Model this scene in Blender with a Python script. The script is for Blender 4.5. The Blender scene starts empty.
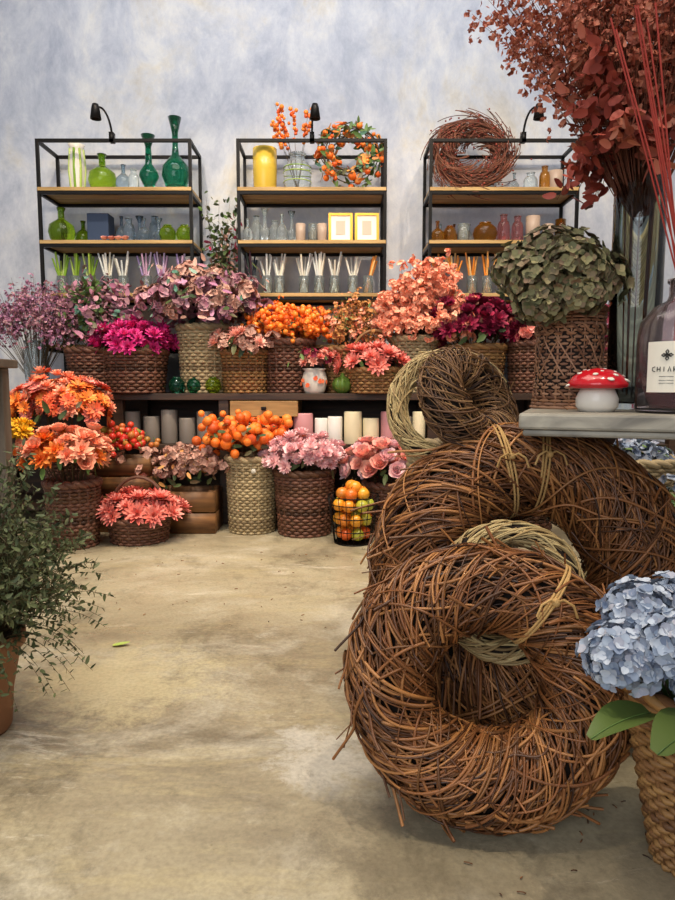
import bpy, math, random
import numpy as np
from mathutils import Vector, Matrix
rng=np.random.default_rng(11); RD=random.Random(11)
pi=math.pi
def lin(h):
    h=h.lstrip('#'); c=[int(h[i:i+2],16)/255 for i in (0,2,4)]
    return tuple((x/12.92 if x<=.04045 else ((x+.055)/1.055)**2.4) for x in c)+(1,)
# ---------------------------------------------------------------- materials
def base(name):
    m=bpy.data.materials.new(name); m.use_nodes=True
    return m,m.node_tree.nodes,m.node_tree.links,m.node_tree.nodes['Principled BSDF']
def ramp(n,cols,inter='LINEAR'):
    r=n.new('ShaderNodeValToRGB'); e=r.color_ramp.elements; r.color_ramp.interpolation=inter
    k=len(cols)
    e[0].position=0; e[0].color=lin(cols[0]); e[1].position=1; e[1].color=lin(cols[-1])
    for i in range(1,k-1):
        x=e.new(i/(k-1)); x.color=lin(cols[i])
    return r
def isl(name,cols,rough=.6,spec=.3,noise=0):
    m,n,l,b=base(name); g=n.new('ShaderNodeNewGeometry'); r=ramp(n,cols)
    l.new(g.outputs['Random Per Island'],r.inputs[0]); l.new(r.outputs[0],b.inputs['Base Color'])
    b.inputs['Roughness'].default_value=rough; b.inputs['Specular IOR Level'].default_value=spec
    if noise:
        t=n.new('ShaderNodeTexNoise'); t.inputs['Scale'].default_value=noise
        bp=n.new('ShaderNodeBump'); bp.inputs['Strength'].default_value=.4; bp.inputs['Distance'].default_value=.002
        l.new(t.outputs[0],bp.inputs['Height']); l.new(bp.outputs[0],b.inputs['Normal'])
    return m
def plain(name,col,rough=.5,metal=0,spec=.4):
    m,n,l,b=base(name); b.inputs['Base Color'].default_value=lin(col); b.inputs['Roughness'].default_value=rough
    b.inputs['Metallic'].default_value=metal; b.inputs['Specular IOR Level'].default_value=spec
    t=n.new('ShaderNodeTexNoise'); t.inputs['Scale'].default_value=40
    bp=n.new('ShaderNodeBump'); bp.inputs['Strength'].default_value=.08; bp.inputs['Distance'].default_value=.002
    l.new(t.outputs[0],bp.inputs['Height']); l.new(bp.outputs[0],b.inputs['Normal'])
    return m
def glass(name,col,rough=.03,tr=.92,ior=1.35):
    m,n,l,b=base(name); b.inputs['Base Color'].default_value=lin(col); b.inputs['Roughness'].default_value=rough
    b.inputs['Transmission Weight'].default_value=tr; b.inputs['IOR'].default_value=ior
    return m
def wood(name,c1,c2,sc=(1,12,12),rough=.55,scale=3):
    m,n,l,b=base(name); tc=n.new('ShaderNodeTexCoord'); mp=n.new('ShaderNodeMapping'); mp.inputs['Scale'].default_value=sc
    t=n.new('ShaderNodeTexNoise'); t.inputs['Scale'].default_value=scale; t.inputs['Detail'].default_value=8; t.inputs['Distortion'].default_value=.6
    r=ramp(n,[c1,c2,c1,c2]); l.new(tc.outputs['Object'],mp.inputs[0]); l.new(mp.outputs[0],t.inputs['Vector'])
    l.new(t.outputs[0],r.inputs[0]); l.new(r.outputs[0],b.inputs['Base Color']); b.inputs['Roughness'].default_value=rough
    bp=n.new('ShaderNodeBump'); bp.inputs['Strength'].default_value=.25; bp.inputs['Distance'].default_value=.003
    l.new(t.outputs[0],bp.inputs['Height']); l.new(bp.outputs[0],b.inputs['Normal'])
    return m
M={}
M['twig']=isl('dark_vine',['#2f1a10','#603a20','#8a552e','#4a2c18','#b07845','#6e4424','#986238'],.45,.45,60)
M['twig2']=isl('brown_vine',['#33221a','#62432c','#85603c','#4f3524','#a07a4e'],.55,.35,60)
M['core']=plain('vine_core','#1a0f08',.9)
M['willow']=isl('pale_willow',['#7a6444','#a08558','#bda878','#8f7450'],.6,.3,60)
M['wickdark']=isl('wicker_dark',['#3a251b','#5e3e2b','#775040','#4d3024'],.55,.35)
M['wickbrown']=isl('wicker_brown',['#64442c','#87603c','#a07848','#755133'],.55,.35)
M['wickred']=isl('wicker_redbrown',['#6a4430','#9a6c4c','#b5886a','#7d5540'],.55,.35)
M['wicklight']=isl('wicker_light',['#857256','#a08c6a','#b5a17c','#8f7c5c'],.6,.3)
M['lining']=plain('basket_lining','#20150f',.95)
M['twine']=isl('jute_twine',['#9a7848','#bb9660'],.8)
M['magenta']=isl('petal_magenta',['#b8186a','#e02c86','#f0509a','#981254'],.6)
M['mauve']=isl('petal_mauve',['#9a5c74','#c08498','#80585e','#d49eaa','#7c7860'],.6)
M['lilac']=isl('petal_lilac',['#8c5674','#b07494','#cc9ab4','#74445e'],.6)
M['coral']=isl('petal_coral',['#d6645a','#f08474','#f8a496','#c25550'],.6)
M['salmon']=isl('petal_salmon',['#dc8474','#f2ac9a','#f6c0ac','#cc7068'],.6)
M['peach']=isl('petal_peach',['#f69474','#ffb090','#ffc4a4','#ee7c58'],.6)
M['pink']=isl('petal_pink',['#eaa8ae','#f8c6c8','#fcdada','#dc969c'],.6)
M['rosecoral']=isl('petal_rose',['#ee9890','#f9b0a0','#fcc8b4','#dc8280'],.6)
M['burg']=isl('petal_burgundy',['#560c26','#86163a','#a82a4c','#3a0a18'],.6)
M['orange']=isl('petal_orange',['#ee7028','#fa8a34','#fea654','#e0561f'],.6)
M['redor']=isl('petal_redorange',['#e4502e','#f56e44','#fc8e60','#d64034'],.6)
M['yellow']=isl('petal_yellow',['#f0b020','#f8cf40'],.6)
M['tan']=isl('dried_tan',['#a8743c','#c99458','#d88a54','#8f6a3a'],.7)
M['brownpink']=isl('dried_brownpink',['#a87868','#c09080','#d2a898','#866050'],.7)
M['rust']=isl('foliage_rust',['#a0503c','#be6c54','#d2886c','#803a2a','#ac5c46'],.6)
M['rustd']=isl('foliage_maroon',['#6a281e','#8e3a2e','#a44a3a'],.6)
M['bwreath']=isl('dried_wreath_brown',['#4a3026','#6e4636','#85543e','#7a3c30'],.7)
M['hydg']=isl('hydrangea_dried',['#5c5c3e','#7a7652','#9a9068','#75604c','#4c5236','#8a6e58'],.65)
M['hydb']=isl('hydrangea_blue',['#7c89a0','#9aa6b8','#b4bbc8','#6c7a94','#a8a8b4'],.6)
M['berry']=isl('berry_orange',['#de561e','#f4781f','#fc9634'],.35,.5)
M['berryr']=isl('berry_red',['#b82420','#d83c28','#7a9638'],.35,.5)
M['phys']=isl('physalis_orange',['#d85618','#f07420','#fb8c36','#c8441a'],.5,.4)
M['leaf']=isl('leaf_green',['#3a5028','#557036','#6c844a','#445c30'],.5)
M['leafd']=isl('leaf_dark',['#2c3824','#42542e','#56643c','#624e3a'],.5)
M['leaft']=isl('leaf_teal',['#45695a','#5f8a76','#86a08e','#445a48'],.5)
M['olive']=isl('leaf_olive',['#363f28','#4a5436','#646c46','#4a4630'],.6)
M['hleaf']=isl('hydrangea_leaf',['#3a4a26','#52632f','#475628'],.45)
M['stem']=plain('stem','#4a3b22',.7)
M['stemr']=plain('stem_red','#6a3a26',.7)
M['metal']=plain('black_metal','#1d1b1a',.45,.7)
M['shelfw']=wood('shelf_wood','#94733f','#bd9a62')
M['bench']=wood('bench_wood','#2a1b12','#4c3422')
M['crate']=wood('crate_wood','#5c3c22','#8d6238')
M['drawer']=wood('drawer_wood','#8f6a3c','#b58f58')
M['ttop']=wood('whitewashed_wood','#6c675f','#aaa394',(1,8,8),.5)
M['post']=wood('grey_wood','#4e443a','#73675a',(8,8,1))
M['ggreen']=glass('glass_green','#9ac030'); M['gdark']=glass('glass_teal','#1e7a5a'); M['gclear']=glass('glass_clear','#e6f0f2',.04,.9)
M['gblue']=glass('glass_bluegrey','#b4c8d8'); M['gamber']=glass('glass_amber','#c0802f'); M['gpink']=glass('glass_pink','#dc9494')
M['gwine']=glass('glass_smoked','#e0d2d4',.02,.97,1.3); M['liquid']=glass('wine_liquid','#7a2028',.02,.8,1.3)
M['gvase']=glass('glass_vase','#dce6e4',.01,1,1.45)
M['yvase']=plain('glaze_yellow','#c8a83c',.25); M['navy']=plain('navy_card','#2c3c58',.5)
M['gold']=plain('gold_frame','#c99a3c',.35,.6); M['paper']=plain('cream_paper','#e8e0d0',.7)
M['white']=plain('white_ceramic','#ddd6ca',.25); M['capred']=plain('mushroom_red','#b81622',.15,0,.6); M['reed']=plain('reed_red','#a03428',.6)
M['creamw']=plain('candle_cream','#ecdfb8',.5); M['greyw']=plain('candle_grey','#807870',.5); M['pinkw']=plain('candle_pink','#cc9092',.5); M['whitew']=plain('candle_white','#eeeae2',.5)
M['taper_g']=isl('taper_green',['#7aa02c','#a8c050','#d0d8a0'],.4); M['taper_p']=isl('taper_lilac',['#c8a0b8','#b098c8','#e0c8d0'],.4)
M['taper_o']=isl('taper_orange',['#e88a2c','#f0b060','#f0d8a0'],.4); M['taper_w']=isl('taper_white',['#e8e4d8','#d8dcd8','#e8d8b0'],.4); M['taper_k']=isl('taper_dark',['#26303a','#4a3038','#2a4a40'],.4)
M['terra']=plain('terracotta','#8f6242',.7); M['soil']=plain('soil','#2a1d14',.95)
M['apple']=isl('fruit',['#c8281c','#f08a1c','#e8a430','#d8401c','#a8b83c','#d84a1c','#f09a28'],.3,.5)
M['gourd']=plain('gourd_green','#5c7a30',.35); M['ink']=plain('label_ink','#26221e',.6)
M['pattern']=isl('patterned_jar',['#8a6a5a','#b09a88','#6a4a40'],.4)
def wallmat():
    m,n,l,b=base('plaster'); tc=n.new('ShaderNodeTexCoord')
    def noise(s,d,scv,dist=0,rough=.62):
        mp=n.new('ShaderNodeMapping'); mp.inputs['Scale'].default_value=scv; l.new(tc.outputs['Object'],mp.inputs[0])
        t=n.new('ShaderNodeTexNoise'); t.inputs['Scale'].default_value=s; t.inputs['Detail'].default_value=d; t.inputs['Roughness'].default_value=rough; t.inputs['Distortion'].default_value=dist
        l.new(mp.outputs[0],t.inputs['Vector']); return t
    a=noise(1.0,12,(1.2,1,1.0),.5,.7); r=ramp(n,['#9aa1b0','#b0b5c1','#bfc3cc','#d2d1cf','#cfc5b0'])
    mr=n.new('ShaderNodeMapRange'); mr.inputs['From Min'].default_value=.36; mr.inputs['From Max'].default_value=.64
    l.new(a.outputs[0],mr.inputs[0]); l.new(mr.outputs[0],r.inputs[0])
    c=noise(3.0,15,(1.3,1,.8),.3,.78); r2=ramp(n,['#8890a2','#b8bbc6','#e0dfdd'])
    mr2=n.new('ShaderNodeMapRange'); mr2.inputs['From Min'].default_value=.38; mr2.inputs['From Max'].default_value=.62
    l.new(c.outputs[0],mr2.inputs[0]); l.new(mr2.outputs[0],r2.inputs[0])
    mx=n.new('ShaderNodeMix'); mx.data_type='RGBA'; mx.inputs[0].default_value=.38
    l.new(r.outputs[0],mx.inputs[6]); l.new(r2.outputs[0],mx.inputs[7]); l.new(mx.outputs[2],b.inputs['Base Color'])
    b.inputs['Roughness'].default_value=.85
    bp=n.new('ShaderNodeBump'); bp.inputs['Strength'].default_value=.3; bp.inputs['Distance'].default_value=.01
    l.new(c.outputs[0],bp.inputs['Height']); l.new(bp.outputs[0],b.inputs['Normal'])
    return m
def floormat():
    m,n,l,b=base('worn_concrete_painted_light'); tc=n.new('ShaderNodeTexCoord')
    def noise(s,d,scv=(1,1,1),dist=0,off=0,rough=.6):
        mp=n.new('ShaderNodeMapping'); mp.inputs['Scale'].default_value=scv; mp.inputs['Location'].default_value=(off,off,0); l.new(tc.outputs['Object'],mp.inputs[0])
        t=n.new('ShaderNodeTexNoise'); t.inputs['Scale'].default_value=s; t.inputs['Detail'].default_value=d; t.inputs['Roughness'].default_value=rough; t.inputs['Distortion'].default_value=dist
        l.new(mp.outputs[0],t.inputs['Vector']); return t
    def mrange(o,a,c,x=0,y=1):
        mr=n.new('ShaderNodeMapRange'); mr.inputs['From Min'].default_value=a; mr.inputs['From Max'].default_value=c; mr.inputs['To Min'].default_value=x; mr.inputs['To Max'].default_value=y; l.new(o,mr.inputs[0]); return mr.outputs[0]
    def mix(fac,c0,col,amt=1):
        mx=n.new('ShaderNodeMix'); mx.data_type='RGBA'
        if amt!=1:
            k=n.new('ShaderNodeMath'); k.operation='MULTIPLY'; k.inputs[1].default_value=amt; l.new(fac,k.inputs[0]); fac=k.outputs[0]
        l.new(fac,mx.inputs[0]); l.new(c0,mx.inputs[6]); mx.inputs[7].default_value=lin(col); return mx.outputs[2]
    a=noise(.9,12,(1,1.3,1),.5,3.1,.68); r=ramp(n,['#7a6f5c','#92866f','#a69a80','#b4a98e','#998d70'])
    l.new(mrange(a.outputs[0],.32,.68),r.inputs[0])
    c=noise(1.5,14,(1,1.6,1),.4,9.3,.76); col=mix(mrange(c.outputs[0],.5,.64),r.outputs[0],'#cdc5b2',.62)
    d=noise(1.8,14,(1.4,1,1),.3,1.7,.76); col=mix(mrange(d.outputs[0],.52,.66),col,'#5f5644',.75)
    e=noise(4.5,14,(.4,1.8,1),.3,5.2,.8); col=mix(mrange(e.outputs[0],.52,.62),col,'#bcad86',.45)
    g=noise(11,14,(1,1,1),.2,7.7,.8); col=mix(mrange(g.outputs[0],.56,.66),col,'#6a614f',.5)
    h=noise(2.3,15,(.5,2.2,1),.6,13.1,.8); col=mix(mrange(h.outputs[0],.57,.63),col,'#d8cfbc',.55)
    fine=noise(6,14,(1,1,1),.3,2.2,.8)
    for (px,py,rad,cc,am) in ((-.02,1.42,.13,'#cfc9be',.62),(-.62,1.78,.26,'#c9bb94',.6),(.12,2.3,.2,'#c4bcaa',.4),(.2,1.12,.25,'#5f5647',.5)):  # yellowish patch at left is a warm light pool painted into the floor colour
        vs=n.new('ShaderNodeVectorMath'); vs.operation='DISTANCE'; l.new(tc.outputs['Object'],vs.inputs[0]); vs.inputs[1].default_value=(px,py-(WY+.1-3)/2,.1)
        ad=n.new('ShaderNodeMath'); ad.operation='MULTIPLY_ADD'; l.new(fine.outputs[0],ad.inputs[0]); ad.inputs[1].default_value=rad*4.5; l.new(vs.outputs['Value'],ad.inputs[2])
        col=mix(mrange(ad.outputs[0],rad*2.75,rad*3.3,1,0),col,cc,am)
    f=noise(90,4); mx3=n.new('ShaderNodeMix'); mx3.data_type='RGBA'; mx3.blend_type='MULTIPLY'; mx3.inputs[0].default_value=.3
    rf=ramp(n,['#a8a8a8','#ffffff']); l.new(mrange(f.outputs[0],.35,.6),rf.inputs[0])
    l.new(col,mx3.inputs[6]); l.new(rf.outputs[0],mx3.inputs[7]); l.new(mx3.outputs[2],b.inputs['Base Color'])
    l.new(mrange(c.outputs[0],.35,.65,.25,.5),b.inputs['Roughness'])
    w=n.new('ShaderNodeTexVoronoi'); w.inputs['Scale'].default_value=150; l.new(tc.outputs['Object'],w.inputs['Vector'])
    ad=n.new('ShaderNodeMath'); ad.operation='MULTIPLY_ADD'; l.new(w.outputs[0],ad.inputs[0]); ad.inputs[1].default_value=.12; l.new(c.outputs[0],ad.inputs[2])
    bp=n.new('ShaderNodeBump'); bp.inputs['Strength'].default_value=.3; bp.inputs['Distance'].default_value=.006
    l.new(ad.outputs[0],bp.inputs['Height']); l.new(bp.outputs[0],b.inputs['Normal'])
    return m
# ---------------------------------------------------------------- mesh builder
class MB:
    def __init__(s): s.v=[];s.f=[];s.w=[];s.m=[];s.n=0;s.mats=[]
    def slot(s,k):
        if k not in s.mats: s.mats.append(k)
        return s.mats.index(k)
    def add(s,v,f,k):
        v=np.asarray(v,float).reshape(-1,3); f=np.asarray(f,int)
        s.v.append(v); s.f.append((f+s.n).ravel()); s.w.append(np.full(len(f),f.shape[1])); s.m.append(np.full(len(f),s.slot(k))); s.n+=len(v)
    def build(s,name,smooth=True,parent=None,bevel=0):
        me=bpy.data.meshes.new(name); v=np.concatenate(s.v); f=np.concatenate(s.f); w=np.concatenate(s.w); mi=np.concatenate(s.m)
        lo=v.min(0); hi=v.max(0); o=np.array([(lo[0]+hi[0])/2,(lo[1]+hi[1])/2,lo[2]]); v=v-o
        me.vertices.add(len(v)); me.vertices.foreach_set('co',v.ravel().astype(np.float32))
        me.loops.add(len(f)); me.loops.foreach_set('vertex_index',f.astype(np.int32))
        me.polygons.add(len(w)); st=np.concatenate([[0],np.cumsum(w)[:-1]])
        me.polygons.foreach_set('loop_start',st.astype(np.int32)); me.polygons.foreach_set('material_index',mi.astype(np.int32))
        me.polygons.foreach_set('use_smooth',np.full(len(w),smooth))
        for k in s.mats: me.materials.append(M[k] if isinstance(k,str) else k)
        me.update(calc_edges=True); me.validate()
        ob=bpy.data.objects.new(name,me); ob.location=o; bpy.context.scene.collection.objects.link(ob)
        if parent: ob.parent=parent
        if bevel:
            b=ob.modifiers.new('bevel','BEVEL'); b.width=bevel; b.segments=2; b.limit_method='ANGLE'
        return ob
def nz(a): return a/np.maximum(np.linalg.norm(a,axis=-1,keepdims=True),1e-9)
def tubes(mb,pts,r,k,sides=4,nrm=None,closed=False,taper=None):
    pts=np.asarray(pts,float)
    if pts.ndim==2: pts=pts[None]
    S,N,_=pts.shape; r=np.broadcast_to(np.asarray(r,float).reshape(-1,1),(S,N)).copy()
    if taper is not None: r=r*np.linspace(1,taper,N)[None]
    T=(np.roll(pts,-1,1)-np.roll(pts,1,1)) if closed else np.gradient(pts,axis=1)
    T=nz(T)
    if nrm is None:
        mt=np.abs(T.mean(1)); ref=np.where((mt[:,2:3]>.7),np.array([[1.,.1,0]]),np.array([[0.05,.02,1.]])); nrm=np.repeat(ref[:,None],N,1)
        if closed: nrm=np.repeat(np.array([[[0,0,1.]]]),N,1).repeat(S,0)
    Nn=nz(nrm-(nrm*T).sum(-1,keepdims=True)*T); B=np.cross(T,Nn)
    a=np.arange(sides)*2*pi/sides
    V=pts[:,:,None]+r[:,:,None,None]*(np.cos(a)[None,None,:,None]*Nn[:,:,None]+np.sin(a)[None,None,:,None]*B[:,:,None])
    idx=np.arange(S*N*sides).reshape(S,N,sides); 
    A=idx if closed else idx[:,:-1]; Bx=np.roll(idx,-1,1) if closed else idx[:,1:]
    F=np.stack([A,np.roll(A,-1,2),np.roll(Bx,-1,2),Bx],-1).reshape(-1,4)
    if not closed and sides==4:
        F=np.concatenate([F,idx[:,0,::-1],idx[:,-1]])
    mb.add(V,F,k)
def boxm(mb,lo,hi,k,X=None):
    x0,y0,z0=lo;x1,y1,z1=hi
    v=np.array([[x0,y0,z0],[x1,y0,z0],[x1,y1,z0],[x0,y1,z0],[x0,y0,z1],[x1,y0,z1],[x1,y1,z1],[x0,y1,z1]],float)
    if X is not None: v=v@X[:3,:3].T+X[:3,3]
    mb.add(v,[[0,3,2,1],[4,5,6,7],[0,1,5,4],[1,2,6,5],[2,3,7,6],[3,0,4,7]],k)
def lathe(mb,prof,pos,k,segs=24,X=None):
    p=np.array(prof,float); a=np.arange(segs)*2*pi/segs
    v=np.stack([p[:,0:1]*np.cos(a),p[:,0:1]*np.sin(a),np.repeat(p[:,1:2],segs,1)],-1)
    if X is not None: v=v@X[:3,:3].T
    v=v+np.array(pos); idx=np.arange(len(p)*segs).reshape(len(p),segs)
    A=idx[:-1];B=idx[1:]; F=np.stack([A,np.roll(A,-1,1),np.roll(B,-1,1),B],-1).reshape(-1,4)
    mb.add(v,F,k)
def rotz(a): c,s=math.cos(a),math.sin(a); return np.array([[c,-s,0],[s,c,0],[0,0,1.]])
def rotx(a): c,s=math.cos(a),math.sin(a); return np.array([[1,0,0],[0,c,-s],[0,s,c]])
def roty(a): c,s=math.cos(a),math.sin(a); return np.array([[c,0,s],[0,1,0],[-s,0,c]])
def petal(L,W,cup=.2,curl=.6,rows=3,pt=.8):
    v=[];y=z=0
    for i in range(rows+1):
        t=i/rows; w=W*(math.sin(pi*min(1,(.12+.88*t)**pt*.93))+.06)/2
        v+=[[-w,y,z+cup*w],[0,y,z],[w,y,z+cup*w]]
        a=curl*(t+.5/rows); y+=L/rows*math.cos(a); z+=L/rows*math.sin(a)
    f=[]
    for i in range(rows):
        for j in range(2): f.append([i*3+j,i*3+j+1,i*3+j+4,i*3+j+3])
    return np.array(v),np.array(f)
def sph(r,s=8,q=5,sz=1):
    v=[];f=[]
    for i in range(q+1):
        t=pi*i/q
        for j in range(s): v.append([r*math.sin(t)*math.cos(2*pi*j/s)+1e-5*math.cos(2*pi*j/s),r*math.sin(t)*math.sin(2*pi*j/s),r*sz*math.cos(t)])
    for i in range(q):
        for j in range(s): f.append([i*s+j,(i+1)*s+j,(i+1)*s+(j+1)%s,i*s+(j+1)%s])
    return np.array(v),np.array(f)
def bloom(layers,k,centre=None):
    P=[]
    for (n,L,W,el,cu,off,zz) in layers:
        for i in range(n):
            v,f=petal(L,W,.35,cu,3); v=v+[0,off,0]; v=v@rotx(el+RD.uniform(-.12,.12)).T; v=v@rotz(2*pi*(i+off*37)/n+RD.uniform(-.15,.15)).T+[0,0,zz]; P.append((v,f,k))
    if centre: P.append((*sph(.16,6,4),centre))
    return P
def put(mb,proto,pos,n,s,spin=None):
    n=np.array(n,float); n/=np.linalg.norm(n); r=np.array([0,0,1.]) if abs(n[2])<.9 else np.array([1.,0,0])
    x=np.cross(r,n); x/=np.linalg.norm(x); y=np.cross(n,x); A=np.stack([x,y,n],1)@rotz(RD.uniform(0,6.28) if spin is None else spin)*s
    for v,f,k in proto: mb.add(v@A.T+pos,f,k)
def dahlia(k,c=None): return bloom([(12,1,.34,.15,.3,.05,0),(11,.85,.32,.5,.3,.04,.03),(8,.62,.28,.85,.3,.03,.06),(5,.4,.2,1.2,.2,.02,.08)],k,c)
def daisy(k,c): return bloom([(12,1,.36,.1,.15,.08,0),(10,.85,.34,.35,.15,.08,.03)],k,c)
def rose(k): return bloom([(6,.95,.95,.35,.7,.05,0),(6,.8,.85,.75,.6,.05,.02),(5,.65,.7,1.1,.5,.05,.05),(4,.5,.5,1.35,.4,.04,.1),(3,.4,.35,1.5,.2,.02,.15)],k)
def floret(k): return bloom([(4,1,1.05,.2,.25,.05,0)],k)
def mum(k): return bloom([(9,1,.4,.1,.5,.04,0),(9,.85,.36,.55,.5,.04,.05),(7,.65,.3,1.0,.4,.03,.1)],k)
def pom(k): return bloom([(11,.8,.3,-.25,.9,.04,0),(11,.85,.3,.15,.8,.04,.03),(9,.75,.28,.6,.6,.04,.06),(7,.6,.25,1.0,.5,.03,.1)],k)
def flat(k,w=.42,cu=.35): v,f=petal(1,w,.25,cu,4); return [(v,f,k)]
def ballp(k,sz=1,r=1): return [(*sph(r,8,5,sz),k)]
def cluster(k,c,n=0):
    P=[]
    for i in range(c):
        d=np.array([RD.gauss(0,1),RD.gauss(0,1),abs(RD.gauss(0,1))+.2]); d/=np.linalg.norm(d)
        q=MB(); put(q,floret(k),d*.6,d,.5)
        P.append((np.concatenate(q.v),np.concatenate(q.f).reshape(-1,4),k))
    return P
def dome(mb,c,rx,ry,rz,n,protos,size,low=-.3,up=.35,fill=.5,jit=.15):
    ga=pi*(3-5**.5); c=np.array(c,float)
    for lay,(nn,rs) in enumerate(((n,1),(int(n*fill),.68))):
        for i in range(nn):
            z=1-(1-low)*(i+.5)/nn; q=math.sqrt(max(0,1-z*z)); a=i*ga+lay
            d=np.array([q*math.cos(a),q*math.sin(a),z])+np.array([RD.gauss(0,jit*.5) for _ in range(3)])
            p=c+d*np.array([rx,ry,rz])*rs*RD.uniform(1-jit,1+jit*.5)
            nn_=d/np.array([rx,ry,rz])*min(rx,rz)+np.array([0,0,up]); s=size*RD.uniform(.75,1.2)
            put(mb,RD.choice(protos),p,nn_,s)
def collar(mb,c,r,n,proto,size):
    for i in range(n):
        a=2*pi*i/n+RD.uniform(-.2,.2); rr=r*RD.uniform(.5,1.05)
        d=np.array([math.cos(a),math.sin(a),RD.uniform(-.25,.5)])
        put(mb,proto,np.array(c)+[rr*math.cos(a),rr*math.sin(a),RD.uniform(-.02,.04)],d,size*RD.uniform(.7,1.3))
def stalks(mb,c0,c1,rx,ry,n,k='stem',r=.0025):
    P=[]
    for i in range(n):
        a=RD.uniform(0,6.28);q=math.sqrt(RD.random()); e=np.array(c1)+[q*rx*math.cos(a),q*ry*math.sin(a),0]; s=np.array(c0)+[q*.03*math.cos(a),q*.03*math.sin(a),0]
        t=np.linspace(0,1,5)[:,None]; P.append(s+(e-s)*t)
    tubes(mb,np.array(P),r,k)
def sprig(mb,p0,p1,bow,nl,proto,size,k='stem',r=.002,start=.3,spread=.6,N=9,jx=.0):
    p0=np.array(p0,float);p1=np.array(p1,float);m=(p0+p1)/2+np.array(bow)
    t=np.linspace(0,1,N)[:,None]; pts=(1-t)**2*p0+2*t*(1-t)*m+t*t*p1
    tubes(mb,pts,r,k,taper=.4)
    for i in range(nl):
        u=start+(1-start)*(i+.5)/nl; p=(1-u)**2*p0+2*u*(1-u)*m+u*u*p1; tg=2*(1-u)*(m-p0)+2*u*(p1-m); tg/=np.linalg.norm(tg)
        d=tg*.6+np.array([RD.gauss(0,spread) for _ in range(3)])
        put(mb,proto,p+np.array([RD.gauss(0,jx) for _ in range(3)]),d,size*RD.uniform(.7,1.25))
def basket(mb,c,r0,r1,h,k,rows=16,st=18,t=None,handle=0,rim=1.6,flare=0):
    c=np.array(c,float); t=t or h/rows*.52; n=st*4; a=np.arange(n)*2*pi/n
    R_=lambda u: r0+(r1-r0)*u+flare*(2*u-1)**2
    for i in range(rows):
        z=t+(h-2*t)*i/(rows-1); u=z/h; r=R_(u); ph=pi*(i%2)
        rad=r+t*.8*np.sin(a*st/1+ph)*.9
        tubes(mb,np.stack([rad*np.cos(a),rad*np.sin(a),np.full(n,z)],-1)+c,t*(.95+.15*RD.random()),k,5,closed=True)
    P=[]
    for j in range(st):
        b=2*pi*j/st+.1; P.append([[ R_(u)*math.cos(b),R_(u)*math.sin(b),u*h] for u in (0.02,.25,.5,.75,1)])
    tubes(mb,np.array(P)+c,t*.9,k)
    r1=R_(1)
    for off in (0,pi):
        w=np.sin(a*st/2+off); rr=r1+t*.9*w; tubes(mb,np.stack([rr*np.cos(a),rr*np.sin(a),h+t*.9*np.cos(a*st/2+off)],-1)+c,t*rim,k,5,closed=True)
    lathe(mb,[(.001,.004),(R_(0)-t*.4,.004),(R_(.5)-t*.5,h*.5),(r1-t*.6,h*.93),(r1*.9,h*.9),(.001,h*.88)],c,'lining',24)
    if handle:
        b=np.linspace(0,pi,22); 
        for o in (-.6,.6): tubes(mb,np.stack([r1*np.cos(b),np.full(22,0)+t*o+t*.5*np.sin(b*20+o),h+handle*np.sin(b)],-1)+c,t*1.1,k,5,nrm=np.repeat(np.array([[[0,1.,0]]]),22,1))
# ---------------------------------------------------------------- room
WY=4.62
def slab(name,lo,hi,mat):
    mb=MB(); boxm(mb,lo,hi,mat); return mb.build(name,False)
WM=wallmat(); FM=floormat()
CM=plain('ceiling_paint','#cfcac2',.9)
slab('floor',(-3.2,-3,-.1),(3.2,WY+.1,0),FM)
slab('wall_back',(-3.2,WY,0),(3.2,WY+.1,4.2),WM)
slab('wall_left',(-3.3,-3,0),(-3.2,WY+.1,4.2),WM)
slab('wall_right',(3.2,-3,0),(3.3,WY+.1,4.2),WM)
slab('ceiling',(-3.3,-3,4.2),(3.3,WY+.1,4.3),CM)
slab('baseboard_back',(-3.2,WY-.02,0),(3.2,WY,.12),M['bench'])
# ---------------------------------------------------------------- bench
BY0=3.93;BZ=.80
mb=MB()
boxm(mb,(-2.3,BY0,BZ-.04),(2.1,4.59,BZ),'bench'); boxm(mb,(-2.28,BY0+.02,.46),(2.08,4.57,.49),'bench')
boxm(mb,(-2.28,4.52,.0),(2.08,4.55,.76),'bench')
for x in (-2.28,-1.36,-.72,.55,1.3,2.02):
    boxm(mb,(x,BY0+.01,0),(x+.06,BY0+.07,.76),'bench'); boxm(mb,(x,4.46,0),(x+.06,4.52,.76),'bench')
boxm(mb,(-2.28,BY0+.03,.08),(2.08,4.5,.1),'bench')
boxm(mb,(-.65,BY0,.66),(-.24,4.4,.755),'drawer'); boxm(mb,(-.46,BY0-.02,.70),(-.43,BY0,.72),'metal')
mb.build('wooden_display_bench',False,bevel=.003)
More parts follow.
